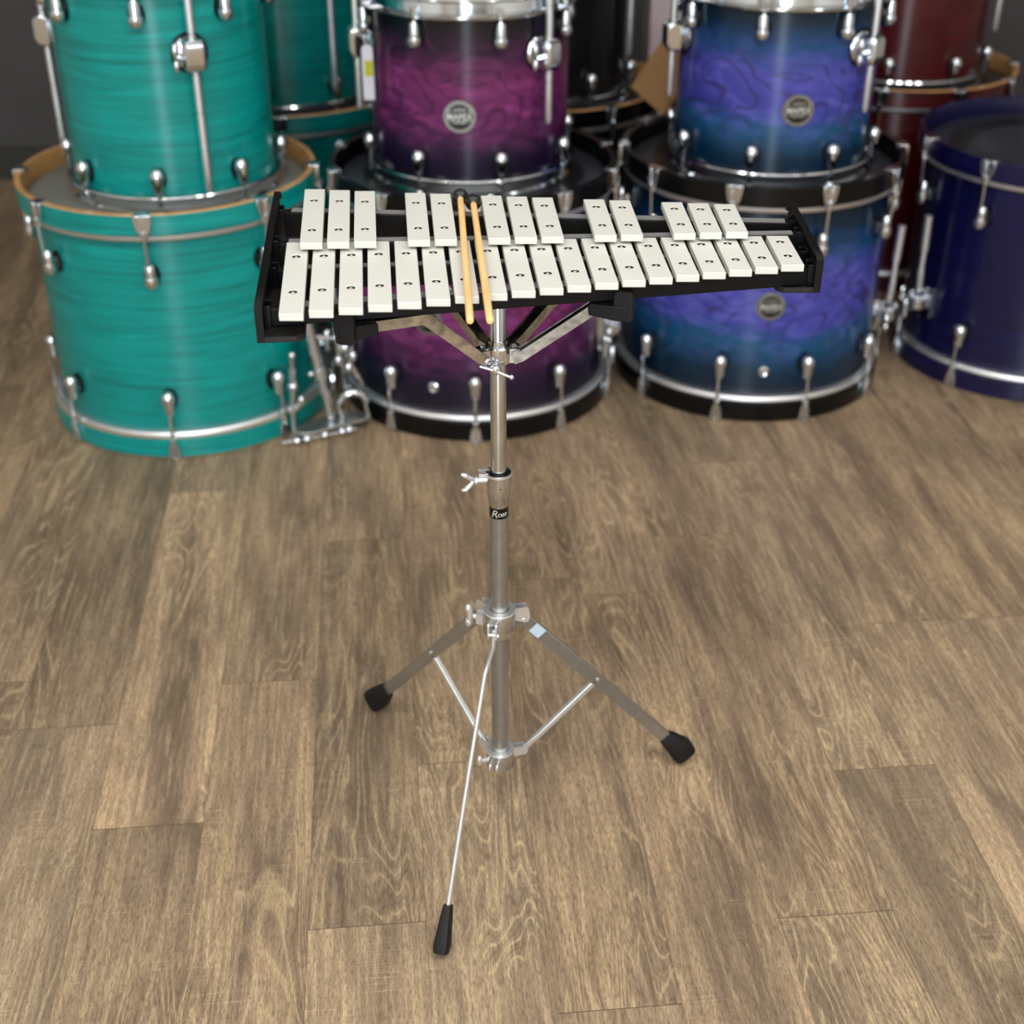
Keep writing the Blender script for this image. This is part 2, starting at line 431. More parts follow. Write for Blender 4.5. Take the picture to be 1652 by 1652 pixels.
# ------------------------------------------------------------------ drums
def lug_mesh(flip):
    """bullet lug: dome away from the hoop; axis along z, foot reaching to the shell at -x"""
    bm = new(); s = -1 if flip else 1
    prof = [(0.0, -0.022), (0.0075, -0.022), (0.0095, -0.018), (0.0105, -0.006), (0.0108, 0.004), (0.0135, 0.006), (0.0142, 0.012), (0.0135, 0.019), (0.0105, 0.025), (0.0055, 0.0285), (0, 0.0295)]
    add_lathe(bm, [(r, z * s) for r, z in prof], 20)
    add_box(bm, (-0.009, 0, 0.006 * s), (0.018, 0.014, 0.024))
    return bm
def rod_mesh(length, flip, r=0.0034):
    bm = new(); s = -1 if flip else 1
    z0 = -0.02 * s; z1 = z0 - length * s
    add_tube(bm, [(0, 0, z0), (0, 0, z1)], r, 10)
    add_tube(bm, [(0, 0, z1 + 0.012 * s), (0, 0, z1 - 0.002 * s)], 0.0062, 8)
    return bm
def claw_mesh(flip):
    """claw hook over the wooden hoop; x is radial outward from the hoop's outer face, z=0 at the hoop's free edge"""
    bm = new(); s = -1 if flip else 1; g = 1.0 if flip else 0.72
    for sx in (-1, 1):
        add_prism(bm, [(sx * 0.003, 0), (sx * 0.0165 * g, 0), (sx * 0.0170 * g, 0.012), (sx * 0.0125 * g, 0.030), (sx * 0.003, 0.046)], (0.0045, 0, -0.002 * s), (0, 1, 0), (0, 0, s), (1, 0, 0), 0.008)
    add_box(bm, (0.003, 0, 0.024 * s), (0.0055, 0.012, 0.044))
    add_box(bm, (-0.0025, 0, -0.0015 * s), (0.019, 0.032 * g, 0.0030))
    add_box(bm, (-0.0140, 0, 0.003 * s), (0.0026, 0.028 * g, 0.010))
    return bm
def bass_drum(name, label, cx, cy, mat, hoop_mats, head, lug0, nlug, vent=None, badge=None, spurs=(), band=True, full=True, group=None):
    """a bass drum stood on end: hoop 0..0.045, shell, hoop 0.477..0.52"""
    t = thing(name, label, 'drum', (cx, cy, 0), 0, group)
    RS, H = 0.2795, 0.522
    b = new(); add_lathe(b, [(RS, 0.044), (RS, H - 0.044), (RS - 0.008, H - 0.044), (RS - 0.008, 0.044)], 120, closed=True)
    # the object's origin sits at the shell's lower edge so the finish runs 0..height
    bmesh.ops.translate(b, verts=b.verts, vec=(0, 0, -0.044))
    finish_mesh('shell', b, mat, t, (0, 0, 0.044))
    for top in (0, 1):
        s = -1 if top else 1; z = H if top else 0
        b = new()
        prof = [(0.3015, 0.004), (0.3015, 0.043), (0.2995, 0.045), (0.2900, 0.045), (0.2885, 0.043), (0.2885, 0.005), (0.2905, 0.002), (0.3000, 0.002)]
        mt = [0, 0, 1, 1, 1, 1, 1, 1] if hoop_mats[1] == 'hoop_wood' else [0, 0, 0, 0, 0, 1, 0, 0]
        add_lathe(b, [(r, z + s * q) for r, q in prof], 120, closed=True, mats=mt)
        finish_mesh('hoop', b, hoop_mats, t)
        b = new()
        add_lathe(b, [(0.2815, z + s * 0.0445), (0.2950, z + s * 0.0445), (0.2975, z + s * 0.0475), (0.2972, z + s * 0.0530), (0.2945, z + s * 0.0565), (0.2815, z + s * 0.0575)], 120, closed=True)
        finish_mesh('head_ring', b, 'ring_metal', t)
        b = new(); zh = z + s * 0.0375
        add_lathe(b, [(0, zh), (0.205, zh), (0.2775, zh), (0.2882, zh + s * 0.006)], 96, mats=[0, 0, 1])
        if head == 'black_head':
            add_lathe(b, [(0.180, zh - s * 0.0004), (0.232, zh - s * 0.0004)], 96, mat=1)
        finish_mesh('drum_head', b, [head, 'black_band' if head == 'black_head' else head], t)
    rad = lambda a: math.radians(a)
    lugs = {}
    for top in (0, 1):
        zl = (H - 0.122) if top else 0.122
        first = None
        for k in range(nlug):
            a = rad(lug0 + 360.0 / nlug * k)
            if not full and math.sin(a) > 0.35: continue
            p = (0.2995 * math.cos(a), 0.2995 * math.sin(a), zl)
            if first is None:
                l0 = finish_mesh('lug', lug_mesh(top), 'chrome', t, p, a)
                r0 = finish_mesh('tension_rod', rod_mesh(0.066, top), 'chrome', l0, (0.0065, 0, 0)); gasket_shade(l0, top)
                r0.rotation_euler = (0, 0.04 * (1 if top else -1), 0)
                c0 = finish_mesh('claw', claw_mesh(top), 'chrome', t, (0.3015 * math.cos(a), 0.3015 * math.sin(a), H - 0.0035 if top else 0.0035), a, bevel=0.001)
                first = (l0, r0, c0)
            else:
                l = dup_tree(first[0], t, p, a)
                dup(first[2], t, (0.3015 * math.cos(a), 0.3015 * math.sin(a), H - 0.0035 if top else 0.0035), a)
    if vent is not None:
        a = rad(vent); b = new()
        add_lathe(b, [(0.0, 0.004), (0.003, 0.0045), (0.0075, 0.006), (0.0115, 0.004), (0.0125, 0.0)], 24)
        o = finish_mesh('air_vent', b, 'chrome', t, (RS * math.cos(a), RS * math.sin(a), 0.112)); o.rotation_euler = (0, PI / 2, a)
    if badge is not None: make_badge(t, RS, badge, 0.260, 0.030)
    for a in spurs:
        spur_bracket(t, RS, rad(a))
    return t
def spur_bracket(t, R, a):
    b = new()
    add_box(b, (0.006, 0, 0), (0.012, 0.05, 0.07)); add_lathe(b, [(0, 0.0), (0.022, 0.0), (0.022, 0.02), (0.016, 0.026), (0, 0.027)], 20, c=(0.028, 0, -0.012))
    for k in range(9):
        q = 2 * PI * k / 9; add_ball(b, (0.028 + 0.019 * math.cos(q), 0.019 * math.sin(q), 0.016), 0.0045, u=8, v=6)
    o = finish_mesh('spur_bracket', b, 'chrome', t, (R * math.cos(a), R * math.sin(a), 0.165), a)
    b = new(); add_tube(b, [(0.03, 0, 0.03), (0.032, 0, 0.075)], 0.0075, 12); add_tube(b, [(0.032, 0, 0.12), (0.034, 0, 0.20)], 0.0085, 12)
    add_tube(b, [(0.032, 0, 0.07), (0.032, 0, 0.125)], 0.006, 10)
    finish_mesh('spur_leg', b, 'bright_steel', o)
    b = new(); add_tube(b, [(0.03, -0.02, -0.005), (0.03, -0.052, -0.005)], 0.004, 8); add_ball(b, (0.03, -0.056, 0.004), 0.0075, (1, .7, 1.6), 10, 8); add_ball(b, (0.03, -0.056, -0.014), 0.0065, (1, .7, 1.4), 10, 8)
    finish_mesh('wing_bolt', b, 'chrome', o)
def make_badge(t, R, ang, z, r):
    """round metal maker's badge, bowed to the shell"""
    a = math.radians(ang)
    h = thing_part('badge', t, (R * math.cos(a), R * math.sin(a), z), a)
    def plate(name, outline, off, m, th=0.0012):
        b = new()
        add_prism(b, outline, (0, 0, 0), (0, 1, 0), (0, 0, 1), (1, 0, 0), th)
        for v in b.verts: v.co.x += off - v.co.y ** 2 / (2 * R)
        return finish_mesh(name, b, m, h, smooth=30)
    disc = [(r * math.cos(2 * PI * k / 40), r * 0.98 * math.sin(2 * PI * k / 40)) for k in range(40)]
    plate('plate', disc, 0.0016, 'badge_metal', 0.0024)
    arc = lambda R1, a0, a1, n: [(R1 * math.cos(math.radians(a0 + (a1 - a0) * k / n)), R1 * math.sin(math.radians(a0 + (a1 - a0) * k / n))) for k in range(n + 1)]
    low = arc(r * 0.78, 205, 335, 14) + [(r * 0.62, -r * 0.27), (r * 0.25, -r * 0.47), (0, -r * 0.40), (-r * 0.25, -r * 0.47), (-r * 0.62, -r * 0.27)]
    plate('field', low, 0.0030, 'badge_dark')
    up = arc(r * 0.74, 40, 140, 12) + [(-r * 0.5, r * 0.24), (r * 0.5, r * 0.24)]
    plate('field', up, 0.0030, 'badge_dark')
    cres = [(-r * 0.42, r * 0.30), (r * 0.42, r * 0.30), (r * 0.36, r * 0.56), (r * 0.13, r * 0.50), (0, r * 0.64), (-r * 0.13, r * 0.50), (-r * 0.36, r * 0.56)]
    plate('crest', cres, 0.0040, 'badge_metal')
    bar = rounded([(-r * 0.84, -r * 0.2), (r * 0.84, -r * 0.2), (r * 0.84, r * 0.22), (-r * 0.84, r * 0.22)], r * 0.12)
    plate('field', bar, 0.0034, 'badge_dark')
    add_text('lettering', 'MAPEX', r * 0.50, 'badge_letter', h, (0.0046, 0, 0.0), (PI / 2, 0, PI / 2), bold=0.0002)
def thing_part(name, parent, loc, rotz):
    # the badge's own backing ring carries the smaller pieces
    b = new(); add_lathe(b, [(0.0, 0.0), (0.031, 0.0), (0.031, 0.0012), (0.0, 0.0012)], 40)
    for v in b.verts:
        x, y, z = v.co; v.co = (z - x * x / 0.45, x, y)
    return finish_mesh(name, b, 'badge_metal', parent, loc, rotz)

def floor_tom(name, label, cx, cy, z0, z1, mat, lug0, legs, badge=None, leg_tip=0.62, bracket_z=0.755, head='white_head', full=True, group=None):
    t = thing(name, label, 'drum', (cx, cy, z0), 0, group)
    R, H = 0.203, z1 - z0
    b = new(); add_lathe(b, [(R, 0), (R, H - 0.02), (R - 0.007, H - 0.02), (R - 0.007, 0)], 110, closed=True)
    finish_mesh('shell', b, mat, t, (0, 0, 0.010))
    for top in (0, 1):
        s = -1 if top else 1; z = H if top else 0.0
        b = new()
        add_lathe(b, [(0.2165, z + s * 0.034), (0.2180, z + s * 0.031), (0.2085, z + s * 0.024), (0.2070, z + s * 0.006), (0.2125, z + s * 0.001), (0.2115, z), (0.2050, z + s * 0.001), (0.2048, z + s * 0.020), (0.2060, z + s * 0.028)], 110, closed=True)
        finish_mesh('hoop', b, 'chrome', t)
        b = new(); add_lathe(b, [(0, z + s * 0.012), (0.19, z + s * 0.012), (0.2046, z + s * 0.016)], 90)
        finish_mesh('drum_head', b, head, t)
        first = None
        for k in range(8):
            a = math.radians(lug0 + 45 * k)
            if not full and math.sin(a) > 0.4: continue
            p = (0.2165 * math.cos(a), 0.2165 * math.sin(a), H - 0.062 if top else 0.062)
            if first is None:
                l0 = finish_mesh('lug', lug_mesh(top), 'chrome', t, p, a)
                first = (l0, finish_mesh('tension_rod', rod_mesh(0.026, top, 0.003), 'chrome', l0)); gasket_shade(l0, top, 0.0130)
            else:
                l = dup_tree(first[0], t, p, a)
    rel = bracket_z - z0
    fl = None
    for a_ in legs:
        a = math.radians(a_); p = (R * math.cos(a), R * math.sin(a), rel)
        if fl is None:
            b = new()
            add_lathe(b, [(0, 0.010), (0.019, 0.009), (0.029, 0.006), (0.032, 0.002)], 28)
            for v in b.verts: x, y, z = v.co; v.co = (z - (y * y) / 0.44, y, x)
            add_prism(b, rounded([(-0.014, -0.029), (0.014, -0.029), (0.021, -0.017), (0.021, 0.020), (0.012, 0.029), (-0.014, 0.029)], 0.008), (0.024, 0, 0), (1, 0, 0), (0, 0, 1), (0, 1, 0), 0.038)
            br = finish_mesh('leg_bracket', b, 'chrome', t, p, a, bevel=0.0055)
            b = new(); add_prism(b, [(0.0355 * math.cos(2 * PI * k / 32), 0.038 * math.sin(2 * PI * k / 32)) for k in range(32)], (0.001, 0, 0), (0, 1, 0), (0, 0, 1), (1, 0, 0), 0.003)
            for v in b.verts: v.co.x -= v.co.y ** 2 / 0.42
            finish_mesh('gasket_shade', b, 'black_rubber', br)
            b = new()
            add_tube(b, [(0.022, -0.016, -0.004), (0.022, -0.030, -0.004)], 0.0055, 10)
            add_ball(b, (0.022, -0.033, 0.010), 0.0085, (0.8, .7, 1.7), 12, 8); add_ball(b, (0.022, -0.033, -0.018), 0.0075, (.8, .7, 1.6), 12, 8)
            wb = finish_mesh('wing_bolt', b, 'chrome', br)
            b = new(); n = 5; zt = leg_tip - bracket_z; prof = [(0, zt), (0.004, zt + 0.001), (0.0068, zt + 0.010)]
            L = 0.36
            for q in range(1, 5):
                zz = zt + 0.010 + (L / 5) * q
                prof += [(0.0070, zz - 0.0025), (0.0052, zz - 0.0015), (0.0052, zz + 0.0015), (0.0070, zz + 0.0025)]
            prof += [(0.0070, zt + L), (0, zt + L)]
            add_lathe(b, prof, 16)
            lg = finish_mesh('leg', b, 'bright_steel', t, ((R + 0.027) * math.cos(a), (R + 0.027) * math.sin(a), rel), a)
            fl = (br, wb, lg)
        else:
            br = dup_tree(fl[0], t, p, a)
            dup(fl[2], t, ((R + 0.027) * math.cos(a), (R + 0.027) * math.sin(a), rel), a)
    if badge: make_badge(t, R, badge, 0.645 - z0, 0.032)
    return t

M['teal_bass'] = finish('teal_lacquer_bass', 'teal', 0.43)
M['teal_back'] = finish('teal_lacquer_back', 'tealshaded', 0.43)
M['purple_bass'] = finish('purple_burst_bass', 'purple', 0.434)
M['purple_tom'] = finish('purple_burst_tom', 'purple', 0.36)
M['blue_bass'] = finish('blue_burst_bass', 'blue', 0.434)
M['blue_tom'] = finish('blue_burst_tom', 'blue', 0.36)
M['black_shell'] = finish('black_shell', 'black', 0.43)
M['red_shell'] = finish('red_shell', 'red', 0.43)
M['navy_shell'] = finish('navy_shell', 'navy', 0.43)
GB = 'bass drums standing on end'; GT = 'floor toms stacked on the bass drums'
ZT = 0.4855
bass_drum('bass_drum', 'teal bass drum with natural wood hoop edges standing on end on the floor', -0.708, 2.816, 'teal_bass', ['teal_bass', 'hoop_wood'], 'grey_head', -87, 8, group=GB)
bass_drum('bass_drum', 'purple burst bass drum with black hoops standing on end behind the stand', -0.081, 2.888, 'purple_bass', ['black_lacquer', 'dark_hoop_wood'], 'black_head', -89, 10, vent=-107, badge=-108.7, spurs=(-13, 188), group=GB)
bass_drum('bass_drum', 'blue burst bass drum with figured violet middle and black hoops, on the floor', 0.540, 2.976, 'blue_bass', ['black_lacquer', 'dark_hoop_wood'], 'black_head', -109, 10, vent=-90.8, badge=-90.4, spurs=(-16,), group=GB)
floor_tom('floor_tom', 'teal floor tom with chrome leg in front, on the teal bass drum', -0.691, 2.83, ZT, 0.925, 'teal_bass', -87, (-62.5, 57, 177), leg_tip=0.526, bracket_z=0.785, group=GT)
floor_tom('floor_tom', 'purple burst floor tom with round badge, on the purple bass drum', -0.088, 2.93, ZT, 0.862, 'purple_tom', -117, (-46, -166, 74), badge=-94, leg_tip=0.62, bracket_z=0.755, group=GT)
floor_tom('floor_tom', 'blue and violet burst floor tom with round badge, on the blue bass drum', 0.552, 2.975, ZT, 0.868, 'blue_tom', -109, (-48, -168, 72), badge=-86, leg_tip=0.632, bracket_z=0.755, group=GT)
# second row, standing in the gaps
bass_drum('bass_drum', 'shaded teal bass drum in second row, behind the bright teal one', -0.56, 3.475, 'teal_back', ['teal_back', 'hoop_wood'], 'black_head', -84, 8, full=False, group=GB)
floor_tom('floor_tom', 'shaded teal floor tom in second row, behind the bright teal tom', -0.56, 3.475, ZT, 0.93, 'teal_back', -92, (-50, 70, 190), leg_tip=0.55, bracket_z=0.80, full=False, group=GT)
bass_drum('bass_drum', 'black bass drum with tan hoop edge behind purple and blue drums', 0.08, 3.52, 'black_shell', ['black_lacquer', 'hoop_wood'], 'black_head', -60, 10, full=False, group=GB)
floor_tom('floor_tom', 'black floor tom standing between the purple and blue floor toms, behind', 0.08, 3.53, ZT, 0.93, 'black_shell', -60, (-30, 90, 210), leg_tip=0.60, bracket_z=0.80, full=False, group=GT)
bass_drum('bass_drum', 'dark navy bass drum at the right edge beside the blue one', 1.21, 3.06, 'navy_shell', ['navy_shell', 'navy_shell'], 'black_head', -100, 10, full=False, spurs=(200,), group=GB)
bass_drum('bass_drum', 'dark red bass drum with tan hoop edge behind the blue drums', 1.0, 3.70, 'red_shell', ['red_shell', 'hoop_wood'], 'black_head', -110, 10, full=False, group=GB)
floor_tom('floor_tom', 'dark red floor tom behind the blue drums, on the red bass drum', 1.0, 3.70, ZT, 0.93, 'red_shell', -110, (-150, -30, 90), full=False, group=GT)

# price tag hanging from the purple tom's left leg bracket
t = thing('price_tag', 'white hanging tag with yellow sticker beside the purple floor tom', 'tag', (-0.285, 2.812, 0.655))
b = new(); add_prism(b, rounded([(-0.011, 0), (0.011, 0), (0.011, 0.100), (0.006, 0.107), (-0.006, 0.107), (-0.011, 0.100)], 0.002), (0, 0, 0), (1, 0, 0), (0, 0, 1), (0, 1, 0), 0.0012)
finish_mesh('card', b, 'card_white', t, rotz=0.1)
b = new(); add_box(b, (0.002, -0.0012, 0.062), (0.016, 0.0008, 0.030)); finish_mesh('sticker', b, 'sticker', t, rotz=0.1)['label'] = 'yellow price sticker'
b = new(); add_tube(b, [(0, 0, 0.1055), (-0.006, 0.006, 0.118), (-0.016, 0.012, 0.124)], 0.0008, 6); finish_mesh('string', b, 'card_white', t)

# kraft carton leaning on the blue tom, standing on its bass drum's rim
t = thing('cardboard_box', 'flat tan cardboard box leaning against the blue floor tom', 'box', (0.343, 3.170, 0.523))
e1 = Vector((-0.071, 0.070, 0.047)).normalized(); e2 = Vector((0.052, 0.015, 0.130)); e2 = (e2 - e1 * e2.dot(e1)).normalized(); e3 = e1.cross(e2)
b = new(); add_prism(b, [(0, 0), (0.112, 0), (0.112, 0.145), (0, 0.145)], e3 * 0.014, e1, e2, e3, 0.028)
finish_mesh('carton', b, 'kraft', t, bevel=0.002)
b = new(); add_prism(b, [(0.004, 0.1455), (0.108, 0.1455), (0.108, 0.1470), (0.004, 0.1470)], e3 * 0.014, e1, e2, e3, 0.025)
finish_mesh('top_flap', b, 'kraft', t)
t = thing('display_carton', 'tall pale pinkish carton behind the black floor tom', 'box', (0.398, 3.81, 0))
b = new(); add_box(b, (0, 0, 0.5), (0.085, 0.085, 1.0)); finish_mesh('carton', b, 'pale_card', t, rotz=0.1, bevel=0.003)
b = new(); add_box(b, (0, 0, 1.004), (0.08, 0.08, 0.008)); finish_mesh('lid_flap', b, 'pale_card', t, rotz=0.1)

# chrome pedal-like stand on the floor between the teal and purple bass drums
def hardware_stand():
    t = thing('drum_hardware_stand', 'chrome hardware stand with leaning tube between teal and purple bass drums', 'stand', (-0.395, 2.62, 0))
    def P(*pts): return [Vector(p) for p in pts]
    b = new(); add_tube(b, P((0.010, 0.02, 0.028), (-0.006, 0.025, 0.135)), 0.0098, 16)
    finish_mesh('lower_tube', b, 'chrome', t)
    b = new(); add_tube(b, P((-0.006, 0.025, 0.125), (-0.045, 0.035, 0.355)), 0.0125, 18)
    finish_mesh('upper_tube', b, 'chrome', t)
    b = new(); add_tube(b, P((-0.0045, 0.0245, 0.122), (-0.0085, 0.0255, 0.142)), 0.0175, 18); add_ball(b, (-0.026, 0.02, 0.132), 0.007)
    finish_mesh('collar', b, 'chrome', t)
    b = new(); add_prism(b, rounded([(-0.068, -0.035), (-0.03, -0.045), (0.092, 0.028), (0.088, 0.055), (0.03, 0.060), (-0.060, -0.010)], 0.012), (0, 0, 0.022), (1, 0, 0), (0, 1, 0), (0, 0, 1), 0.008)
    finish_mesh('foot_plate', b, 'satin_tube', t, bevel=0.002)
    b = new(); add_tube(b, P((0.030, 0.03, 0.02), (0.030, 0.03, 0.06), (0.040, 0.03, 0.078), (0.058, 0.033, 0.083), (0.076, 0.036, 0.078), (0.086, 0.038, 0.06), (0.086, 0.038, 0.02)), 0.0075, 12)
    finish_mesh('arch', b, 'chrome', t)
    b = new(); add_tube(b, P((-0.085, -0.05, 0.006), (0.06, 0.015, 0.006)), 0.005, 10)
    for q in ((-0.055, -0.045), (-0.035, -0.036), (0.0, -0.018), (0.035, -0.002), (0.05, 0.006)): add_ball(b, (q[0], q[1] - 0.003, 0.010), 0.010, u=14, v=10)
    finish_mesh('cross_rod', b, 'chrome', t)
    b = new(); add_tube(b, P((-0.066, -0.018, 0.01), (-0.064, -0.014, 0.075), (-0.060, -0.010, 0.115), (-0.057, -0.008, 0.185)), 0.0055, 10)
    add_ball(b, (-0.057, -0.008, 0.188), 0.008); add_ball(b, (-0.060, -0.010, 0.118), 0.011)
    finish_mesh('upright_rod', b, 'chrome', t)
    b = new(); add_ball(b, (-0.045, -0.012, 0.085), 0.008, (0.9, 0.8, 1.5)); add_tube(b, P((-0.045, -0.012, 0.08), (-0.062, -0.012, 0.062)), 0.006, 10)
    finish_mesh('wing_bolt', b, 'chrome', t)
    b = new()
    for q in ((0.03, 0.05, 0.20), (0.045, 0.055, 0.175), (0.03, 0.05, 0.15), (0.05, 0.055, 0.13), (0.06, 0.06, 0.155)): add_ball(b, q, 0.010, (1, 1, 1.3))
    add_tube(b, P((0.03, 0.05, 0.26), (0.032, 0.05, 0.14)), 0.007, 10); add_tube(b, P((0.032, 0.05, 0.20), (-0.03, 0.03, 0.215)), 0.004, 8); add_tube(b, P((0.05, 0.055, 0.15), (0.075, 0.06, 0.09)), 0.006, 8)
    finish_mesh('clamp_cluster', b, 'chrome', t)
    b = new()
    for q in ((-0.05, -0.012), (-0.02, 0.012)): add_tube(b, P((q[0], q[1], 0.0), (q[0], q[1], 0.02)), 0.008, 10)
    finish_mesh('rubber_foot', b, 'black_rubber', t)
hardware_stand()

# ------------------------------------------------------------------ the bell stand
AX = Vector((-0.0165, 1.506, 0))
def bell_stand():
    t = thing('bell_stand', 'chrome tripod stand with black rubber feet carrying the bell kit', 'stand', tuple(AX))
    b = new(); add_lathe(b, [(0, 0.062), (0.0118, 0.062), (0.0118, 0.50), (0, 0.50)], 28); finish_mesh('lower_tube', b, 'satin_tube', t)
    b = new(); add_lathe(b, [(0, 0.49), (0.0098, 0.49), (0.0098, 0.762), (0.0090, 0.764), (0, 0.764)], 28); finish_mesh('upper_tube', b, 'stand_chrome', t)
    # label band with the maker's lettering
    b = new(); add_lathe(b, [(0.0116, 0.480), (0.0122, 0.4805), (0.0122, 0.4955), (0.0116, 0.496)], 32, closed=True)
    lb = finish_mesh('label_band', b, 'black_lacquer', t); lb['label'] = 'black label band with silver script'
    for ch, a, s in (('R', -118, 0.0150), ('o', -86, 0.0105), ('s', -66, 0.0105), ('s', -49, 0.0105)):
        q = math.radians(a)
        add_text('lettering', ch, s, 'peg', lb, (0.0123 * math.cos(q), 0.0123 * math.sin(q), 0.4875), (PI / 2, 0, q + PI / 2), extrude=0.0002, shear=0.25)
    # height clamp
    b = new(); add_lathe(b, [(0.0100, 0.540), (0.0155, 0.540), (0.0165, 0.5425), (0.0165, 0.530), (0.0150, 0.520), (0.0122, 0.4955), (0.0118, 0.4950)], 36)
    hc = finish_mesh('height_clamp', b, 'stand_chrome', t)
    b = new(); add_lathe(b, [(0.0155, 0.5432), (0.0174, 0.5432), (0.0174, 0.5405), (0.0155, 0.5405)], 36, closed=True)
    add_box(b, (-0.018, 0.006, 0.541), (0.014, 0.002, 0.005)); add_box(b, (-0.0185, -0.006, 0.541), (0.012, 0.002, 0.005))
    finish_mesh('clamp_rim', b, 'bright_steel', hc)
    b = new(); add_lathe(b, [(0.0100, 0.5412), (0.0155, 0.5412)], 32); finish_mesh('inner_bushing', b, 'black_rubber', hc)
    b = new(); add_ball(b, (0.0018, -0.0146, 0.5265), 0.0016); finish_mesh('set_screw', b, 'dark_peg', hc)
    b = new(); add_tube(b, [(-0.013, -0.004, 0.534), (-0.026, -0.006, 0.534)], 0.0042, 12)
    add_tube(b, [(-0.026, -0.006, 0.534), (-0.029, -0.006, 0.534)], 0.006, 12)
    for s in (1, -1):
        add_sweep(b, [(-0.030, -0.006, 0.534), (-0.035, -0.009, 0.534 + s * 0.005), (-0.041, -0.011, 0.534 + s * 0.010), (-0.046, -0.011, 0.534 + s * 0.0115)], lambda i: [(x * (0.7, 1, 1.25, .8)[i], y * (1, 1, 1.2, .7)[i]) for x, y in circ(0.0032, 10)])
    finish_mesh('wing_screw', b, 'bright_steel', hc)
    # tripod: three legs about 120 degrees apart
    LEG = ((133.8, 'flat'), (16.8, 'flat'), (-104.2, 'edge'))
    # leg collar
    b = new(); add_lathe(b, [(0.0120, 0.334), (0.0205, 0.334), (0.0215, 0.332), (0.0215, 0.300), (0.0205, 0.298), (0.0120, 0.298)], 36, closed=True)
    cl = finish_mesh('leg_collar', b, 'stand_chrome', t)
    b = new(); add_lathe(b, [(0.0125, 0.3355), (0.0213, 0.3355), (0.0220, 0.3335), (0.0213, 0.3325), (0.0125, 0.3325)], 36, closed=True)
    for a, _ in LEG:
        q = math.radians(a); d = Vector((math.cos(q), math.sin(q), 0)); n = Vector((-d.y, d.x, 0))
        for s in (1, -1):
            add_prism(b, rounded([(0.019, 0.316), (0.038, 0.309), (0.041, 0.318), (0.038, 0.3345), (0.019, 0.3345)], 0.004), n * s * 0.0052, d, (0, 0, 1), n, 0.0018)
    finish_mesh('leg_fork', b, 'bright_steel', cl)
    b = new()
    for s, z in ((1, 0.318),):
        q = math.radians(165); d = Vector((math.cos(q), math.sin(q), 0)); e = Vector((-d.y, d.x, 0)); p = Vector((0, 0, 0.3165))
        add_tube(b, [p + d * 0.020, p + d * 0.036], 0.0038, 10); add_box(b, p + d * 0.026 + e * 0.0, (0.010, 0.012, 0.016), Matrix.Rotation(q, 3, 'Z'))
        for k in (1, -1): add_ball(b, p + d * 0.043 + Vector((0, 0, k * 0.0105)), 0.0062, (0.8, .8, 1.3), 12, 8)
        add_tube(b, [p + d * 0.041 + Vector((0, 0, 0.012)), p + d * 0.041 - Vector((0, 0, 0.012))], 0.0042, 10)
    finish_mesh('wing_screw', b, 'bright_steel', cl)
    # base collar
    b = new(); add_lathe(b, [(0.0118, 0.094), (0.0190, 0.094), (0.0195, 0.092), (0.0195, 0.068), (0.0185, 0.066), (0.0118, 0.066)], 36, closed=True)
    bc = finish_mesh('base_collar', b, 'stand_chrome', t)
    b = new(); add_lathe(b, [(0.0122, 0.0955), (0.0194, 0.0955), (0.0200, 0.094), (0.0194, 0.0925), (0.0122, 0.0925)], 36, closed=True)
    for a, _ in LEG:
        q = math.radians(a); d = Vector((math.cos(q), math.sin(q), 0)); n = Vector((-d.y, d.x, 0))
        for s in (1, -1):
            add_prism(b, rounded([(0.017, 0.080), (0.037, 0.080), (0.040, 0.087), (0.037, 0.0945), (0.017, 0.0950)], 0.004), n * s * 0.0048, d, (0, 0, 1), n, 0.0018)
    finish_mesh('brace_fork', b, 'bright_steel', bc)
    b = new(); q = math.radians(-160); d = Vector((math.cos(q), math.sin(q), 0))
    add_tube(b, [d * 0.017 + Vector((0, 0, 0.080)), d * 0.030 + Vector((0, 0, 0.080))], 0.003, 8); add_ball(b, d * 0.031 + Vector((0, 0, 0.081)), 0.006, (0.7, .7, 1.5), 12, 8)
    finish_mesh('wing_screw', b, 'bright_steel', bc)
    for a, kind in LEG:
        q = math.radians(a); d = Vector((math.cos(q), math.sin(q), 0)); n = Vector((-d.y, d.x, 0)); Z = Vector((0, 0, 1))
        b = new()
        if kind == 'flat':
            path = [d * 0.030 + Z * 0.3165, d * 0.268 + Z * 0.036]
            sec = [(-0.0036, -0.0088), (0.0036, -0.0088), (0.0036, 0.0088), (-0.0036, 0.0088)]
            add_sweep(b, path, sec, side=n)
            lg = finish_mesh('leg', b, 'satin_tube', t, bevel=0.0012)
        else:
            path = [d * 0.028 + Z * 0.318, d * 0.034 + Z * 0.296, d * 0.058 + Z * 0.289, d * 0.076 + Z * 0.283, d * 0.160 + Z * 0.184, d * 0.270 + Z * 0.046]
            add_sweep(b, path, [(x * 0.0031, y * 0.0042) for x, y in circ(1, 12)], side=n)
            lg = finish_mesh('leg', b, 'bright_steel', t)
        # foot: tapered black rubber boot, flattened on the floor
        u = Vector((0.655, 0, -0.756)) if kind == 'flat' else Vector((0.60, 0, -0.80))
        p0 = (d * 0.252 + Z * 0.0545) if kind == 'flat' else (d * 0.262 + Z * 0.056)
        dr = (d * u.x + Z * u.z).normalized()
        b = new()
        L = 0.052 if kind == 'flat' else 0.060
        ww = (0.0062, 0.0088, 0.0125, 0.0175, 0.0150) if kind == 'flat' else (0.0055, 0.0065, 0.0085, 0.0105, 0.0090)
        hh = (0.0102, 0.0120, 0.0155, 0.0185, 0.0165) if kind == 'flat' else (0.0075, 0.0085, 0.0105, 0.0125, 0.0110)
        tt = (0, 0.12, 0.5, 0.86, 1.0)
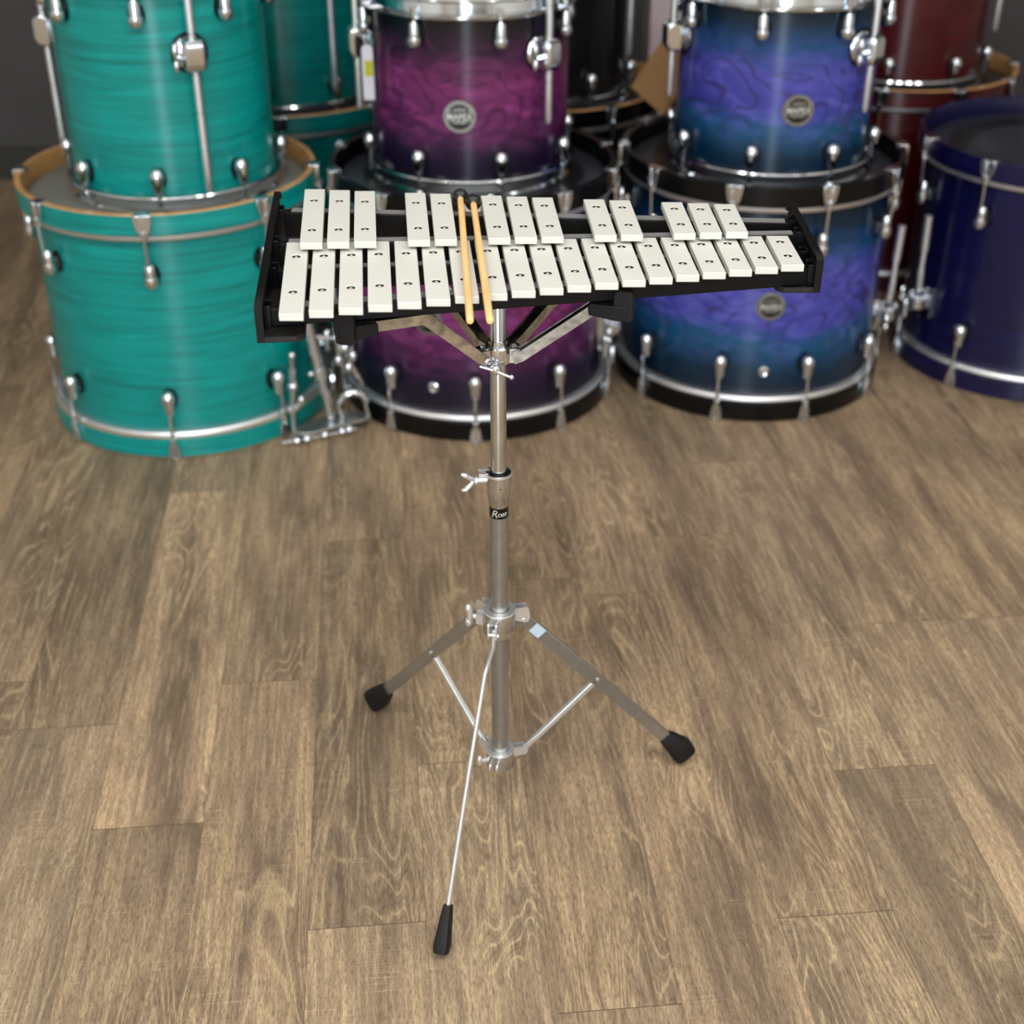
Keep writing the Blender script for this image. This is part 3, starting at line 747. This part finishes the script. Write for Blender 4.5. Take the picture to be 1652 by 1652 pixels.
        add_sweep(b, [p0 + dr * (L * k) for k in tt], lambda i: [(sx * ww[i], sy * hh[i]) for sx, sy in rounded([(-1, -1), (1, -1), (1, 1), (-1, 1)], 0.6, 3)], side=n)
        for v in b.verts: v.co.z = max(v.co.z, 0.0004)
        finish_mesh('rubber_foot', b, 'black_rubber', lg)['label'] = 'black rubber foot'
        b = new(); c = d * 0.032 + Z * 0.314
        add_tube(b, [c - n * 0.0075, c + n * 0.0075], 0.0026, 10); 
        if kind == 'flat':
            c2 = d * 0.141 + Z * 0.188
            add_tube(b, [c2 - n * 0.0052, c2 + n * 0.0052], 0.0024, 10)
        finish_mesh('rivet', b, 'bright_steel', lg)
        if kind == 'flat':
            b = new(); A, B2 = d * 0.034 + Z * 0.0855, d * 0.139 + Z * 0.184
            add_sweep(b, [A, A + (B2 - A) * 0.14, A + (B2 - A) * 0.22, B2], lambda i: [(sx * (0.0026, 0.0026, 0.0036, 0.0036)[i], sy * 0.0038) for sx, sy in ((-1, -1), (1, -1), (1, 1), (-1, 1))], side=n)
            finish_mesh('brace', b, 'bright_steel', t, bevel=0.0008)
        if a == 16.8:
            b = new(); u2 = (path[1] - path[0]).normalized()
            c0 = path[0] + u2 * 0.034
            m3 = Matrix((n, u2, n.cross(u2))).transposed()
            add_box(b, c0, (0.0074, 0.020, 0.0156), m3); finish_mesh('tape_wrap', b, 'tape', lg)['label'] = 'pale blue tape wrapped round the leg'
    # head collar carrying the four support arms
    b = new(); add_lathe(b, [(0.0098, 0.716), (0.0150, 0.716), (0.0165, 0.714), (0.0165, 0.697), (0.0150, 0.694), (0.0098, 0.694)], 32, closed=True)
    hcx = finish_mesh('arm_collar', b, 'chrome', t)
    b = new(); add_lathe(b, [(0.0099, 0.722), (0.0118, 0.722), (0.0118, 0.716), (0.0099, 0.716)], 28, closed=True); add_ball(b, (0.0015, -0.0118, 0.7195), 0.0014)
    finish_mesh('tube_stop', b, 'chrome', hcx)
    b = new(); add_ball(b, (-0.003, -0.020, 0.692), 0.0065, (1, 0.8, 1.05), 14, 10); add_tube(b, [(-0.021, -0.021, 0.697), (-0.003, -0.0225, 0.692), (0.016, -0.024, 0.684)], 0.0021, 10)
    add_ball(b, (0.016, -0.024, 0.684), 0.0032)
    finish_mesh('tee_screw', b, 'chrome', hcx)
    W = lambda x, y, z: Vector((x, y, z)) - AX
    ARMS = [
        ([W(-0.030, 1.496, 0.706), W(-0.036, 1.4915, 0.7105), W(-0.0935, 1.466, 0.7680), W(-0.099, 1.4635, 0.7725), W(-0.158, 1.4405, 0.7735)], 'hook', W(-0.157, 1.4410, 0.7705), W(-0.186, 1.4285, 0.7705)),
        ([W(-0.001, 1.499, 0.706), W(0.008, 1.4985, 0.7100), W(0.092, 1.5005, 0.7690)], 'hook', W(0.095, 1.500, 0.7695), W(0.1255, 1.4905, 0.7700)),
        ([W(-0.026, 1.520, 0.705), W(-0.034, 1.532, 0.709), W(-0.070, 1.583, 0.738), W(-0.110, 1.640, 0.762)], 'back', W(-0.110, 1.640, 0.766), W(-0.135, 1.672, 0.766)),
        ([W(-0.007, 1.520, 0.705), W(0.001, 1.532, 0.709), W(0.044, 1.583, 0.740), W(0.088, 1.632, 0.762)], 'back', W(0.088, 1.632, 0.766), W(0.110, 1.655, 0.766)),
    ]
    for path, kind, h0, h1 in ARMS:
        b = new()
        dirh = (path[-1] - path[0]); dirh.z = 0; dirh.normalize(); n = Vector((dirh.y, -dirh.x, 0))
        add_sweep(b, path, [(-0.0015, -0.0062), (0.0015, -0.0062), (0.0015, 0.0062), (-0.0015, 0.0062)] if False else [(-0.0066, -0.0016), (0.0066, -0.0016), (0.0066, 0.0012), (-0.0066, 0.0012)], side=n)
        # turned-down flanges make the strip a channel
        for s in (1, -1): add_sweep(b, [p + n * s * 0.0066 for p in path], [(-0.0006, -0.0110), (0.0006, -0.0110), (0.0006, 0.0018), (-0.0006, 0.0018)], side=n)
        ar = finish_mesh('support_arm', b, 'scuffed_steel', t)
        b = new()
        for s in (1, -1): add_prism(b, rounded([(0.010, -0.009), (0.026, -0.009), (0.028, 0.0), (0.026, 0.009), (0.010, 0.009)], 0.004), Vector((0, 0, 0.7045)) + n * s * 0.0085, dirh, (0, 0, 1), n, 0.0016)
        c = dirh * 0.021 + Vector((0, 0, 0.704)); add_tube(b, [c - n * 0.011, c + n * 0.011], 0.0026, 10)
        finish_mesh('hinge', b, 'chrome', ar)
        # rubber hook gripping the rail
        e = (h1 - h0); e.z = 0; e.normalize(); n2 = Vector((-e.y, e.x, 0)); Z = Vector((0, 0, 1))
        b = new()
        L = (h1 - h0).length
        add_prism(b, rounded([(-0.004, -0.010), (L, -0.0135), (L + 0.009, -0.0115), (L + 0.010, 0.0045), (-0.004, 0.0045)], 0.003), h0, e, Z, n2, 0.026)
        rd = Vector((0.1970, 0.98, 0)) if kind == 'hook' else Vector((-0.06, -1, 0)); rd.normalize(); rn = Vector((-rd.y, rd.x, 0))
        if kind == 'hook':
            # lip standing in front of the front rail
            base = Vector((h1.x, h1.y, 0)) - rd * 0.0
            yfront = 1.4105 + (h1.x + AX.x + 0.2613) * 0.2032
            base = Vector((h1.x, yfront - AX.y - 0.006, 0))
            add_prism(b, rounded([(-0.0115, 0.7555), (0.0115, 0.7555), (0.0115, 0.7925), (-0.0115, 0.7925)], 0.006), base + rn * -0.002, rn, Z, rd, 0.009)
        finish_mesh('rubber_hook', b, 'black_rubber', ar, bevel=0.0012)['label'] = 'black rubber hook'
bell_stand()

# ------------------------------------------------------------------ the bell kit
def bell_kit():
    O = Vector((0.03, 1.53, 0.79))
    t = thing('bell_kit', 'glockenspiel bell kit with white metal bars on black frame, on the chrome stand', 'glockenspiel', tuple(O))
    V = lambda x, y, z: Vector((x, y, z)) - O
    # rails: front to back, black with a grey felt strip on top
    RAILS = [((-0.266, 1.4255), (0.350, 1.5475), 0.799, 0.0155, 0.023), ((-0.274, 1.5385), (0.352, 1.5905), 0.799, 0.0125, 0.026),
             ((-0.279, 1.5935), (0.352, 1.6240), 0.811, 0.0135, 0.036), ((-0.290, 1.7045), (0.350, 1.6655), 0.811, 0.0150, 0.036)]
    for (x0, y0), (x1, y1), z, wd, h in RAILS:
        b = new(); add_sweep(b, [V(x0, y0, z - h / 2 - 0.0008), V(x1, y1, z - h / 2 - 0.0008)], rect(wd, h - 0.0016), side=(0, 1, 0))
        r = finish_mesh('rail', b, 'rail_paint', t, bevel=0.0012)
        b = new(); add_sweep(b, [V(x0 + 0.012, y0 + .0008, z - 0.0007), V(x1 - 0.012, y1 - 0.0008, z - 0.0007)], rect(wd - 0.003, 0.0014), side=(0, 1, 0))
        finish_mesh('felt_strip', b, 'felt_strip', r)['label'] = 'grey felt strip'
        # moulded sockets where the rail meets the end plates are made with the plates
    # end plates
    def end_plate(F, Bk, s, zf0, zf1, zb0, zb1):
        """F, Bk: front and back (x, y) of the outer face; s=+1 when the inside lies towards +x"""
        f, k = Vector((F[0], F[1], 0)), Vector((Bk[0], Bk[1], 0)); d = (k - f); L = d.length; d.normalize()
        n = Vector((d.y, -d.x, 0)) * s                          # towards the inside
        Z = Vector((0, 0, 1)); o = f - Vector((O.x, O.y, 0)) - Z * O.z
        top = [(0, zf1 - 0.004), (0.006, zf1), (L * 0.16, zf1 + 0.0005), (L * 0.30, zf1 + (zb1 - zf1) * 0.25), (L * 0.48, zf1 + (zb1 - zf1) * 0.72), (L * 0.66, zb1), (L - 0.012, zb1 + 0.0005), (L, zb1 - 0.010)]
        outl = [(0, zf0)] + top + [(L, zb0), ]
        b = new()
        add_prism(b, outl, o + n * 0.002, d, Z, n, 0.004)
        pl = finish_mesh('end_plate', b, 'black_plastic', t, bevel=0.0006)
        # rim flange running along the top edge and round the front
        b = new()
        pts = [o + d * x + Z * (z - 0.0015) + n * 0.0030 for x, z in [(0.0012, zf0 + 0.002)] + top[0:1] + top[1:]]
        add_sweep(b, pts, [(-0.0042, -0.0015), (0.0042, -0.0015), (0.0042, 0.0015), (-0.0042, 0.0015)], side=n)
        finish_mesh('rim', b, 'black_plastic', pl)
        # foot shelf turned inwards under the rails
        for y0, y1 in ((0.0, 0.150 if s > 0 else 0.085), (L - 0.065, L)):
            b = new()
            q = [(0.0, y0), (0.042, y0), (0.050, y0 + 0.008), (0.050, y1 - 0.01), (0.042, y1), (0.0, y1)]
            add_prism(b, rounded(q, 0.003, 2), o + Z * (zf0 + 0.002), n, d, Z, 0.004)
            # raised lip around the shelf
            lip = [o + n * x + d * y + Z * (zf0 + 0.0045) for x, y in ((0.004, y0 + 0.0015), (0.041, y0 + 0.0015), (0.0485, y0 + 0.009), (0.0485, y1 - 0.01))]
            add_sweep(b, lip, rect(0.0022, 0.004))
            finish_mesh('foot_shelf', b, 'dusty_plastic', pl, bevel=0.0006)
        # rail sockets with upright ribs
        for (x0, y0), (x1, y1), z, wd, h in RAILS:
            b = new()
            yy = y0 if s > 0 else y1
            c = Vector(((x0 if s > 0 else x1), yy, 0)); v = (c - f).dot(d)
            for dy in (-wd / 2 - 0.0018, wd / 2 + 0.0018):
                add_box(b, o + d * (v + dy) + n * 0.008 + Z * (z - h / 2 + 0.001), (0.010, 0.0028, h + 0.004), Matrix.Rotation(math.atan2(n.y, n.x), 3, 'Z'))
            add_box(b, o + d * v + n * 0.0135 + Z * (z - h / 2 - h / 2 - 0.001), (0.010, wd + 0.006, 0.003), Matrix.Rotation(math.atan2(n.y, n.x), 3, 'Z'))
            add_box(b, o + d * v + n * 0.0055 + Z * (z + 0.002), (0.0022, wd + 0.006, 0.010), Matrix.Rotation(math.atan2(n.y, n.x), 3, 'Z'))
            finish_mesh('rail_socket', b, 'black_plastic', pl, bevel=0.0004)
    end_plate((-0.2745, 1.3850), (-0.3055, 1.7580), 1, 0.7715, 0.8150, 0.770, 0.8200)
    end_plate((0.3590, 1.5270), (0.3545, 1.7120), -1, 0.7715, 0.8165, 0.772, 0.8200)
    # bars
    def bar(bx, by, tx, ty, z, wd, hb, ht):
        """bar from bottom centre to top centre, holes at fractions hb and ht of its length"""
        B0, T0 = V(bx, by, z), V(tx, ty, z); ax = T0 - B0; L = ax.length; e = ax / L
        s = Vector((1, 0, 0)); Z = Vector((0, 0, 1)); th = 0.0085
        c0 = B0 + ax / 2
        bm = new()
        crn = [B0 - s * wd / 2, B0 + s * wd / 2, T0 + s * wd / 2, T0 - s * wd / 2]
        loops = [[bm.verts.new(p) for p in crn]]
        for h in (hb, ht):
            cc = B0 + ax * h
            loops.append([bm.verts.new(cc + s * 0.0050 * math.cos(2 * PI * k / 18) + e * 0.0050 * math.sin(2 * PI * k / 18)) for k in range(18)])
        eds = []
        for lp in loops: eds += [bm.edges.new((lp[i], lp[(i + 1) % len(lp)])) for i in range(len(lp))]
        r = bmesh.ops.triangle_fill(bm, edges=eds, use_beauty=True, use_dissolve=False)
        fs = [g for g in bm.faces]
        ex = bmesh.ops.extrude_face_region(bm, geom=fs)
        bmesh.ops.translate(bm, verts=[g for g in ex['geom'] if isinstance(g, bmesh.types.BMVert)], vec=(0, 0, -th))
        for v in bm.verts: v.co -= c0
        o = finish_mesh('tone_bar', bm, 'bar_white', t, c0, smooth=30, bevel=0.0007)
        for h in (hb, ht):
            b = new()
            add_lathe(b, [(0, 0.0004), (0.0009, 0.0002), (0.0010, -0.0009), (0.0023, -0.0011), (0.0025, -0.009), (0, -0.009)], 14)
            add_lathe(b, [(0.0025, -0.0030), (0.0040, -0.0030), (0.0042, -0.0006), (0.0049, -0.0006), (0.0049, -0.008), (0.0025, -0.008)], 18, mat=1, closed=True)
            finish_mesh('peg', b, ['peg', 'dark_peg'], o, B0 + ax * h - c0)
        return o
    lerp = lambda a, b_, q: a + (b_ - a) * q
    for i in range(19):
        q = i / 18.0
        bar(lerp(-0.2350, 0.3230, q), lerp(1.3755, 1.5170, q), lerp(-0.2560, 0.3200, q), lerp(1.5900, 1.6130, q), 0.810, 0.0262, lerp(0.285, 0.31, q), lerp(0.785, 0.79, q))
    # accidental bars, raised over the naturals' far ends: place by their bottom-centre x
    pxs = [0, 1, 2, 4, 5, 7, 8, 9, 11, 12, 14, 15, 16]
    for j in pxs:
        q = j / 16.0
        bar(lerp(-0.2350, 0.2683, q), lerp(1.5560, 1.5920, q), lerp(-0.2540, 0.2656, q), lerp(1.7515, 1.6936, q), 0.822, 0.0262, lerp(0.225, 0.30, q), lerp(0.775, 0.79, q))
bell_kit()

# ------------------------------------------------------------------ mallets
def mallet(label, head, end):
    h, e = Vector(head), Vector(end)
    t = thing('mallet', label, 'mallet', tuple(e), 0, 'mallets lying across the bars')
    d = (h - e); L = d.length; d.normalize()
    rot = d.to_track_quat('Z', 'Y')
    b = new()
    add_lathe(b, [(0, 0), (0.0030, 0.0003), (0.0040, 0.0018), (0.0042, 0.02), (0.0041, L * 0.5), (0.0040, L), (0, L)], 18)
    o = finish_mesh('shaft', b, 'shaft_wood', t); o.rotation_mode = 'QUATERNION'; o.rotation_quaternion = rot
    b = new(); add_ball(b, (0, 0, 0), 0.0104, u=28, v=20)
    o = finish_mesh('mallet_head', b, 'ball', t, tuple(d * (L + 0.001))); o.rotation_mode = 'QUATERNION'; o.rotation_quaternion = rot
    o['label'] = 'black wound rubber ball'
mallet('left mallet of the two, pale wooden shaft and black ball head', (-0.0655, 1.7195, 0.8222), (-0.0437, 1.345, 0.8146))
mallet('right mallet of the two, deeper yellow wooden shaft and black ball head', (-0.0487, 1.699, 0.8220), (-0.0228, 1.345, 0.8146))
